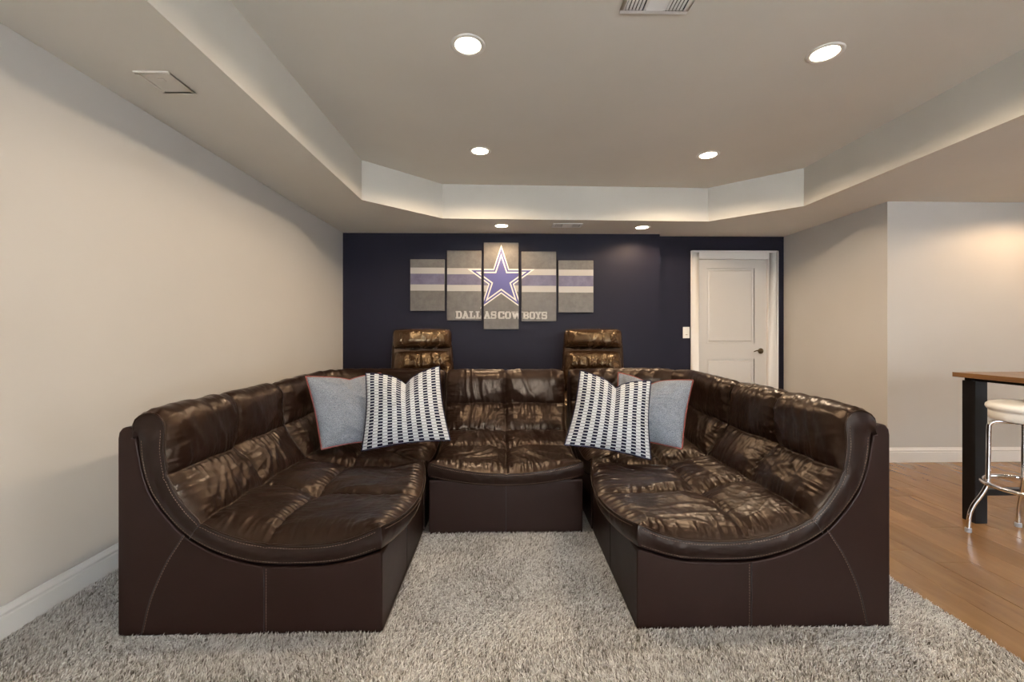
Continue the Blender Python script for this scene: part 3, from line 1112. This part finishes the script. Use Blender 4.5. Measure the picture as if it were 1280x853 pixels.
def corner_section(name, label, loc, rz, seed, side=1.05, group='dark brown leather sectional sofa'):
    """quarter section; inner corner at the local origin, spreads to -x and +y"""
    root = empty(name, label, 'sofa', loc, rz, group)
    NR = 150
    th = np.linspace(0, PI / 2, NR)
    rad = .30        # rounding of the outer corner in plan
    # distance from the inner corner to a square with a rounded far corner
    R = []
    for a in th:
        c, s = abs(math.cos(a)), abs(math.sin(a))
        r = side / max(c, s)
        px, py = r * c, r * s
        if px > side - rad and py > side - rad:
            cx = side - rad
            bq = -(c + s) * cx
            cq = 2 * cx * cx - rad * rad
            r = -bq + math.sqrt(bq * bq - cq)
        R.append(r)
    R = np.array(R)
    dirs = np.stack([-np.cos(th), np.sin(th)], 1)

    def place(u, z, ti):
        # the thickness of the back keeps its real size: only the seat stretches
        ext = R[ti] - side
        uu = np.clip((u - .30) / (DEPTH - .30), 0, 1)
        rho = side + ext - u - ext * uu
        rho = np.maximum(rho, .004)
        return np.stack([dirs[ti, 0] * rho, dirs[ti, 1] * rho, z], -1), rho
    lowp = [(.0, .0), (.0, .60), (.0, .79)] + [(.004, .815), (.018, .833), (.038, .838), (.058, .832), (.068, .812)] + [(p[0] - .004, p[1] - .012) for p in LOW[40:]] + [(DEPTH - .004, .318), (DEPTH - .004, 0)]
    lp = np.array(lowp)
    k = len(lp)
    TI, KI = np.meshgrid(np.arange(NR), np.arange(k), indexing='ij')
    P, _ = place(lp[KI, 0], lp[KI, 1], TI)
    fq = []
    for i in range(NR - 1):
        for j in range(k):
            fq.append((i * k + j, i * k + (j + 1) % k, (i + 1) * k + (j + 1) % k, (i + 1) * k + j))
    fq.append(list(range(k))[::-1])
    fq.append([(NR - 1) * k + j for j in range(k)])
    MB().add(P.reshape(-1, 3), fq).build('base', M['leather_base'], root, auto=50)
    # cushion
    SI, TI = np.meshgrid(np.arange(NS), np.arange(NR), indexing='ij')
    A = ARCS[SI]
    _, rho0 = place(_S[SI, 0], _S[SI, 1], TI)
    b = (th[TI] - PI / 4) * np.maximum(rho0, .05)
    wloc = PI / 4 * np.maximum(rho0, .05)
    h = puff(A, b, wloc, seed, col_depth=.5)
    h = h * np.clip(rho0 / .25, .15, 1)
    U = _S[SI, 0] + _Nrm[SI, 0] * h
    Z = _S[SI, 1] + _Nrm[SI, 1] * h
    top, _ = place(U, Z, TI)
    # seat reaches the point of the corner: hold it level there
    per = [(0, j) for j in range(NR)] + [(i, NR - 1) for i in range(1, NS)] + [(NS - 1, j) for j in range(NR - 2, -1, -1)] + [(i, 0) for i in range(NS - 2, 0, -1)]
    per = np.array(per)
    topP = top[per[:, 0], per[:, 1]]
    lowP, _ = place(_L[per[:, 0], 0], _L[per[:, 0], 1], per[:, 1])
    idx0 = per[:, 0] * NR + per[:, 1]
    nb = len(per)
    V, F = [top.reshape(-1, 3)], [grid_faces(NS, NR)]
    prev, off = idx0, NS * NR
    for r in range(1, 5):
        f = r / 4
        V.append(topP * (1 - f) + lowP * f)
        cur = off + (r - 1) * nb + np.arange(nb)
        F.append(np.stack([prev, cur, np.roll(cur, -1), np.roll(prev, -1)], 1))
        prev = cur
    mb = MB()
    mb.add(np.concatenate(V), np.concatenate(F))
    cu = mb.build('cushion', M['leather'], root, smooth=True)
    bmn = bmesh.new()
    bmn.from_mesh(cu.data)
    bmesh.ops.recalc_face_normals(bmn, faces=bmn.faces)
    up = sum(f.normal.z * f.calc_area() for f in bmn.faces)
    if up < 0:
        bmesh.ops.reverse_faces(bmn, faces=bmn.faces)
    bmn.to_mesh(cu.data)
    bmn.free()
    welt = MB()
    welt.tube(topP[NR - 1:NR + NS - 6:3], .0032, 6)
    welt.tube(topP[NR + NS + NR - 2:NR + NS + NR - 2 + NS - 8:3], .0032, 6)
    welt.build('welt', M['leather_base'], root, smooth=True)['kind'] = 'stuff'
    return root


SY0, SY1 = 1.735, 2.650
sofa_section('armless_sofa_section', 'armless brown leather sofa section at front left, beside the long beige wall', (-1.541, (SY0 + SY1) / 2, .003), PI / 2, SY1 - SY0 - .024, 1)
sofa_section('armless_sofa_section', 'armless brown leather sofa section at front right, toward the wood floor', (1.592, (SY0 + SY1) / 2, .003), -PI / 2, SY1 - SY0 - .024, 2)
sofa_section('armless_sofa_section', 'middle armless brown leather sofa section facing straight out, between the corner sections', (0.012, 3.652, .003), 0, .935, 3, side_seams=False)
corner_section('corner_sofa_section', 'left corner section of brown leather sofa, holding a grey and a patterned pillow', (-0.486, 2.655, .003), 0, 14)
corner_section('corner_sofa_section', 'right corner section of brown leather sofa, in front of the white door', (0.540, 2.655, .003), -PI / 2, 25)


# ------------------------------------------------------------------ pads (pillows, recliner cushions)
def pad_grid(nx, nz, w, h, tf, tb, pow_=2.2, pinch=0.0, chop=0.0, chop_x=0.0, disp=None, uv=False, taper=0.0, round_=0.0):
    """closed cushion: front bulges to -y, back to +y; local x across, z up (centre 0)"""
    p = np.linspace(-1, 1, nx)
    q = np.linspace(-1, 1, nz)
    P, Q = np.meshgrid(p, q, indexing='ij')
    X = P * w / 2 * (1 - pinch * (1 - np.abs(Q) ** 1.8))
    Zz = Q * h / 2 * (1 - pinch * (1 - np.abs(P) ** 1.8))
    if round_:
        k = 1 - round_ * (P ** 4) * (Q ** 4)
        X, Zz = X * k, Zz * k
    X = X * (1 + taper * (1 - Q) / 2)
    e = (1 - np.abs(P) ** pow_) * (1 - np.abs(Q) ** pow_)
    th = np.maximum(e, 0) ** .55
    if chop:
        cf = np.exp(-np.abs(P - chop_x) / .32) * ((1 + Q) / 2) ** 1.6
        Zz = Zz - chop * cf
        th = th * (1 - .35 * np.exp(-((P - chop_x) / .16) ** 2) * ((1 + Q) / 2) ** 2)
    d = disp(P, Q) * np.minimum(1, e * 3.5) if disp is not None else 0
    front = np.stack([X, -tf * th - d, Zz], -1)
    back = np.stack([X, tb * th, Zz], -1)
    mb = MB()
    V1 = front.reshape(-1, 3)
    f1 = grid_faces(nx, nz)[:, ::-1]
    inner = np.ones((nx, nz), bool)
    inner[0] = inner[-1] = False
    inner[:, 0] = inner[:, -1] = False
    idx = np.arange(nx * nz).reshape(nx, nz).copy()
    m2 = np.cumsum(inner.ravel()).reshape(nx, nz) - 1 + nx * nz
    idx2 = np.where(inner, m2, idx)
    i, j = np.meshgrid(np.arange(nx - 1), np.arange(nz - 1), indexing='ij')
    f2 = np.stack([idx2[i, j], idx2[i, j + 1], idx2[i + 1, j + 1], idx2[i + 1, j]], -1).reshape(-1, 4)
    V = np.concatenate([V1, back.reshape(-1, 3)[inner.ravel()]])
    mb.add(V, np.concatenate([f1, f2])[:, ::-1])
    border = np.concatenate([front[:, 0], front[-1, 1:], front[-2::-1, -1], front[0, -2:0:-1]])
    UV = None
    if uv:
        a = np.stack([(P + 1) / 2, (Q + 1) / 2], -1).reshape(-1, 2)
        UV = np.concatenate([a, a[inner.ravel()]])
    return mb, border, UV


def fix_normals(o):
    b = bmesh.new()
    b.from_mesh(o.data)
    bmesh.ops.recalc_face_normals(b, faces=b.faces)
    b.to_mesh(o.data)
    b.free()


def throw_pillow(name, label, loc, rot, w, h, mat, seed, group, chop=0.0, chop_x=0.0, piping=None, thick=.085, pinch=.07, weave=False, taper=0.0):
    root = empty(name, label, 'pillow', loc, 0, group)
    root.rotation_mode = 'YXZ'
    root.rotation_euler = rot

    def disp(P, Q):
        q = noise2(P * 1.3, Q * 1.3, seed)
        d = .012 * noise2(P * 1.6 + q, Q * 1.6, seed + 1) + .007 * (ridged(P * 2.0 + q * 2, Q * 3.4 - q * 2, seed + 2) - .4)
        corner = (np.abs(P) * np.abs(Q)) ** 1.5
        d += .010 * corner * (ridged((np.abs(P) - np.abs(Q)) * 4, P + Q, seed + 3) - .4)
        return d
    mb, border, UV = pad_grid(70, 70, w, h, thick, thick * .9, 2.0, pinch, chop, chop_x, disp, uv=weave, taper=taper)
    o = mb.build('cover', mat, root, smooth=True)
    if weave:
        ul = o.data.uv_layers.new(name='weave')
        vi = np.zeros(len(o.data.loops), np.int32)
        o.data.loops.foreach_get('vertex_index', vi)
        ul.data.foreach_set('uv', UV[vi].astype(np.float32).ravel())
    fix_normals(o)
    if piping is not None:
        B, _ = resample(np.concatenate([border, border[:1]]), 180)
        pm = MB()
        pm.tube(B[:-1], .0048, 6, closed=True)
        pm.build('piping', piping, root, smooth=True)
    return root


def deg(*a):
    return tuple(math.radians(v) for v in a)


def at(px, py, d):
    """point at forward distance d (metres) behind a position measured on the photograph"""
    s, c = math.sin(YAW), math.cos(YAW)
    r = (px - 640) / F_PX * d
    return (s * d + c * r, c * d - s * r, 1.22 + (415 - py) / F_PX * d)


throw_pillow('throw_pillow', 'grey tweed throw pillow with rust red piping, leaning far left on the sofa', at(437, 511, 2.86), deg(-25, 1, 38), .50, .48, M['grey'], 3, 'grey throw pillows', 0.03, 0.1, M['red'], pinch=.05, taper=-.20)
throw_pillow('throw_pillow', 'navy and white block patterned pillow on the left, deep dent in its top', at(506, 508, 2.77), deg(-20, -5, 6), .475, .495, M['weave'], 8, 'navy and white patterned pillows', 0.09, 0.05, M['navyback'], pinch=.07, weave=True, taper=.14)
throw_pillow('throw_pillow', 'grey tweed throw pillow with rust red piping, half hidden behind the right patterned pillow', at(813, 511, 2.86), deg(-25, 4, -25), .49, .46, M['grey'], 17, 'grey throw pillows', 0.06, -0.1, M['red'], pinch=.05, taper=-.12)
throw_pillow('throw_pillow', 'navy and white block patterned pillow on the right, tilted clockwise', at(764, 516, 2.69), deg(-20, 8, -8), .445, .485, M['weave'], 22, 'navy and white patterned pillows', 0.07, 0.05, M['navyback'], pinch=.07, weave=True, taper=.16)


# ------------------------------------------------------------------ recliners
def rounded_box(name, mat, parent, w, d, h, loc, bevel=.03, rot=(0, 0, 0), seed=0):
    o = MB().box(-w / 2, w / 2, -d / 2, d / 2, 0, h).build(name, mat, parent, bevel=bevel, segs=4, auto=60, loc=loc)
    o.rotation_euler = rot
    return o


def recliner(label, x, y, rz, seed):
    root = empty('recliner', label, 'recliner', (x, y, .20), rz, 'brown leather recliners')
    m = M['leather_recliner']
    rounded_box('base', m, root, .60, .62, .20, (0, .0, .03), .02)
    for s in (-1, 1):
        a = rounded_box('armrest', m, root, .15, .70, .55, (s * .385, -.02, .05), .05)

    def dseat(P, Q):
        return .006 * (ridged(P * 6, Q * 2, seed) - .4) + .01 * noise2(P * 2, Q * 2, seed)
    mb, _, _ = pad_grid(50, 50, .60, .62, .09, .09, 5, 0, disp=dseat)
    o = mb.build('seat', m, root, smooth=True, loc=(0, -.06, .32))
    o.rotation_euler = (-PI / 2, 0, 0)
    fix_normals(o)
    mb, _, _ = pad_grid(40, 40, .60, .30, .05, .04, 6, 0, disp=dseat)
    o = mb.build('footrest', m, root, smooth=True, loc=(0, -.36, .20))
    fix_normals(o)
    # back: shell, pleated cushion, head roll; they lean back together
    lean = .22
    bx = empty('back', loc=(0, .20, .36))
    bx.parent = root
    bx.rotation_euler = (-lean, 0, 0)
    sh = MB()
    prof = [(-.34, -.05), (-.345, .10), (-.335, .40), (-.320, .66), (-.30, .70), (.30, .70), (.320, .66), (.335, .40), (.345, .10), (.34, -.05)]
    V = [(a, .02, b) for a, b in prof] + [(a, .13, b) for a, b in prof]
    k = len(prof)
    sh.add(V, [list(range(k)), [k + i for i in range(k)][::-1]] + [(i, (i + 1) % k, k + (i + 1) % k, k + i) for i in range(k)])
    sh.build('back_shell', M['leather'], bx, bevel=.03, segs=4, auto=60)

    def dback(P, Q):
        tuck = np.exp(-(np.abs(Q - .02) / .10) ** 1.3) * (np.abs(P) < .7)
        sm = np.clip((.78 - np.abs(P)) / .25, 0, 1)
        d = -.075 * np.exp(-(np.abs(Q - .02) / .10) ** 1.3) * sm
        pl = .5 + .5 * np.cos(P * 19 + 1.4 * noise2(P * 3, Q * 1.5, seed + 4)) - .4
        d += .020 * pl * np.exp(-np.abs(Q - .40) / .50) * sm
        d += .003 * (ridged(P * 6, Q * 1.2, seed + 6) - .4)
        q = noise2(P * 2, Q * 2, seed + 9)
        d += .004 * (ridged(P * 2.6 + q * 2, Q * 3.2 + q * 2, seed + 12) - .4)
        return d
    mb, _, _ = pad_grid(110, 90, .615, .46, .13, .02, 4.5, 0, disp=dback, taper=.09, round_=.05)
    o = mb.build('back_cushion', m, bx, smooth=True, loc=(0, .02, .235))
    fix_normals(o)

    def dhead(P, Q):
        d = .010 * np.exp(-np.abs(np.abs(P + .05 * seed % .3) - .62) / .03) * -1.0
        q = noise2(P * 3, Q * 1.2, seed + 20)
        d += .004 * (ridged(P * 4 + q, Q * .5, seed + 22) - .4)
        return d
    mb, _, _ = pad_grid(90, 50, .640, .225, .135, .04, 3.2, 0, disp=dhead, round_=.06)
    o = mb.build('headrest', m, bx, smooth=True, loc=(0, .02, .60))
    fix_normals(o)
    return root


recliner('brown leather recliner behind the sofa on the left, below the star canvas', -0.805, 4.48, .28, 2)
recliner('brown leather recliner behind the sofa on the right, nearer the white door', 0.90, 4.48, -.26, 5)

# ------------------------------------------------------------------ bar table and stool
tb = empty('bar_table', 'tall bar table with brown wood top and black metal frame at right edge', 'table', (3.36, 1.9, 0))
TW, TL = .80, 1.80
for k in range(4):
    w = TW / 4
    MB().box(-w / 2 + .0008, w / 2 - .0008, -TL / 2, TL / 2, .925, .955).build('tabletop_board', M['tabletop'], tb, bevel=.002, loc=(-TW / 2 + w * (k + .5), 0, 0))
for sx in (-1, 1):
    for sy in (-1, 1):
        MB().box(-.040, .040, -.040, .040, 0, .905).build('leg', M['black'], tb, bevel=.003, loc=(sx * (TW / 2 - .072), sy * (TL / 2 - .072), 0))
ap_ = MB()
for s in (-1, 1):
    ap_.box(s * (TW / 2 - .072) - .02, s * (TW / 2 - .072) + .02, -TL / 2 + .03, TL / 2 - .03, .905, .925)
    ap_.box(-TW / 2 + .03, TW / 2 - .03, s * (TL / 2 - .072) - .02, s * (TL / 2 - .072) + .02, .905, .925)
ap_.build('apron_frame', M['black'], tb)
for s in (-1, 1):
    MB().box(-TW / 2 + .112, TW / 2 - .112, -.02, .02, .17, .21).build('stretcher', M['black'], tb, bevel=.002, loc=(0, s * (TL / 2 - .072), 0))

st_ = empty('bar_stool', 'round white vinyl bar stool on chrome legs, tucked at the tall table', 'stool', (3.055, 2.42, 0))
seat = MB()
seat.lathe([(0.0, .7055), (.186, .705), (.191, .712), (.192, .752), (.190, .758), (.198, .764), (.204, .776), (.202, .790), (.190, .801), (.165, .808), (.10, .812), (0.0, .813)], k=56)
seat.build('seat', M['vinyl'], st_, smooth=True)
lg = MB()
# dark print on the seat top: pointed blot, only partly in view
pr = []
for k in range(10):
    rr = .085 if k % 2 == 0 else .034
    pr.append((rr * math.cos(PI / 2 + k * PI / 5), rr * math.sin(PI / 2 + k * PI / 5), .8135))
lg.add(pr + [(0, 0, .8140)], [(k, (k + 1) % 10, 10) for k in range(10)])
lg.build('seat_print', flat('seat_print_ink', (.06, .05, .06), .4), st_)
a0 = math.atan2(.163, -.225)
for k in range(4):
    a = a0 + k * PI / 2
    c, s = math.cos(a), math.sin(a)
    prof = [(.02, .690), (.10, .690), (.160, .688), (.184, .672), (.190, .640), (.192, .50), (.194, .36), (.198, .30), (.222, .235), (.255, .165), (.272, .10), (.277, .02), (.277, .004)]
    pts = smooth_path([(r * c, r * s, z) for r, z in prof], 6)
    l_ = MB()
    l_.tube(pts, .0115, 12)
    lo_ = l_.build('leg', M['chrome'], st_, smooth=True)
    MB().lathe([(0.0, 0.0), (.016, 0.0), (.0165, .022), (.013, .026), (0.0, .026)], center=(.277 * c, .277 * s, 0), k=16).build('foot_cap', M['foot'], lo_, auto=40)
rg = MB()
rg.tube([(.217 * math.cos(q), .217 * math.sin(q), .322) for q in np.linspace(0, 2 * PI, 64, endpoint=False)], .0115, 12, closed=True)
rg.build('foot_ring', M['chrome'], st_, smooth=True)
pl = MB()
pl.lathe([(0.0, .695), (.15, .695), (.15, .705), (0.0, .705)], k=32)
pl.build('swivel_plate', M['chrome'], st_, auto=40)


# ------------------------------------------------------------------ carpet
cp = MB()
cp.box(XL, CARPET_X, YREAR, 3.93, -.012, .002)
carpet = cp.build('carpet', M['carpet'])
tag(carpet, 'thick light grey beige shag carpet under the sofa, ending at the wood floor', 'carpet')


def shag(regions, density):
    px, py = [], []
    lim = []
    for (x0, x1, y0, y1) in regions:
        nn = int((x1 - x0) * (y1 - y0) * density)
        px.append(rng.uniform(x0, x1, nn))
        py.append(rng.uniform(y0, y1, nn))
        lim.append(np.tile((x0, x1, y0, y1), (nn, 1)))
    lim = np.concatenate(lim)
    px, py = np.concatenate(px), np.concatenate(py)
    nn = len(px)
    L = rng.uniform(.014, .026, nn)
    patch = noise2(px * 2.3, py * 2.3, 3) + .6 * noise2(px * 6, py * 6, 5)
    dirn = noise2(px * 1.7, py * 1.7, 9) * 4 + rng.uniform(-1.4, 1.4, nn)
    lean = rng.uniform(.1, 1.0, nn) + .25 * patch
    r = rng.uniform(.0013, .0023, nn)
    dx, dy = np.cos(dirn), np.sin(dirn)
    base = np.stack([px, py, np.full(nn, .0015)], 1)
    mid = base + np.stack([dx * L * .25 * lean, dy * L * .25 * lean, L * .55], 1)
    tip = base + np.stack([dx * L * lean, dy * L * lean, L * (1 - .28 * np.clip(lean, 0, 1.3))], 1)
    rot = rng.uniform(0, 2 * PI, nn)
    V = np.empty((nn, 7, 3))
    for k in range(3):
        o = np.stack([np.cos(rot + k * 2.094), np.sin(rot + k * 2.094), np.zeros(nn)], 1)
        V[:, k] = base + o * (r * .8)[:, None]
        V[:, 3 + k] = mid + o * (r * 1.15)[:, None]
    V[:, 6] = tip
    for c in range(2):      # yarn bends away where it meets a wall or the sofa
        V[:, :, c] = np.clip(V[:, :, c], lim[:, None, 2 * c], lim[:, None, 2 * c + 1])
    pat = []
    for k in range(3):
        k2 = (k + 1) % 3
        pat += [(k, k2, 3 + k2), (k, 3 + k2, 3 + k), (3 + k, 3 + k2, 6)]
    F = (np.array(pat)[None] + (np.arange(nn) * 7)[:, None, None]).reshape(-1, 3)
    mb = MB()
    mb.add(V.reshape(-1, 3), F)
    o = mb.build('carpet_pile', M['pile'], carpet, smooth=True)
    o['kind'] = 'stuff'
    tone = np.clip(.54 + rng.normal(0, .30, nn) + .26 * patch, 0, 1)
    at_ = o.data.attributes.new('tone', 'FLOAT', 'POINT')
    at_.data.foreach_set('value', np.repeat(tone, 7).astype(np.float32))
    return o


shag([(XL + .017, CARPET_X, 0.85, 1.7445), (-.4855, .5365, 1.7445, 2.5975), (XL + .017, -1.544, 1.7445, 3.0), (1.5955, CARPET_X, 1.7445, 3.6)], 38000)
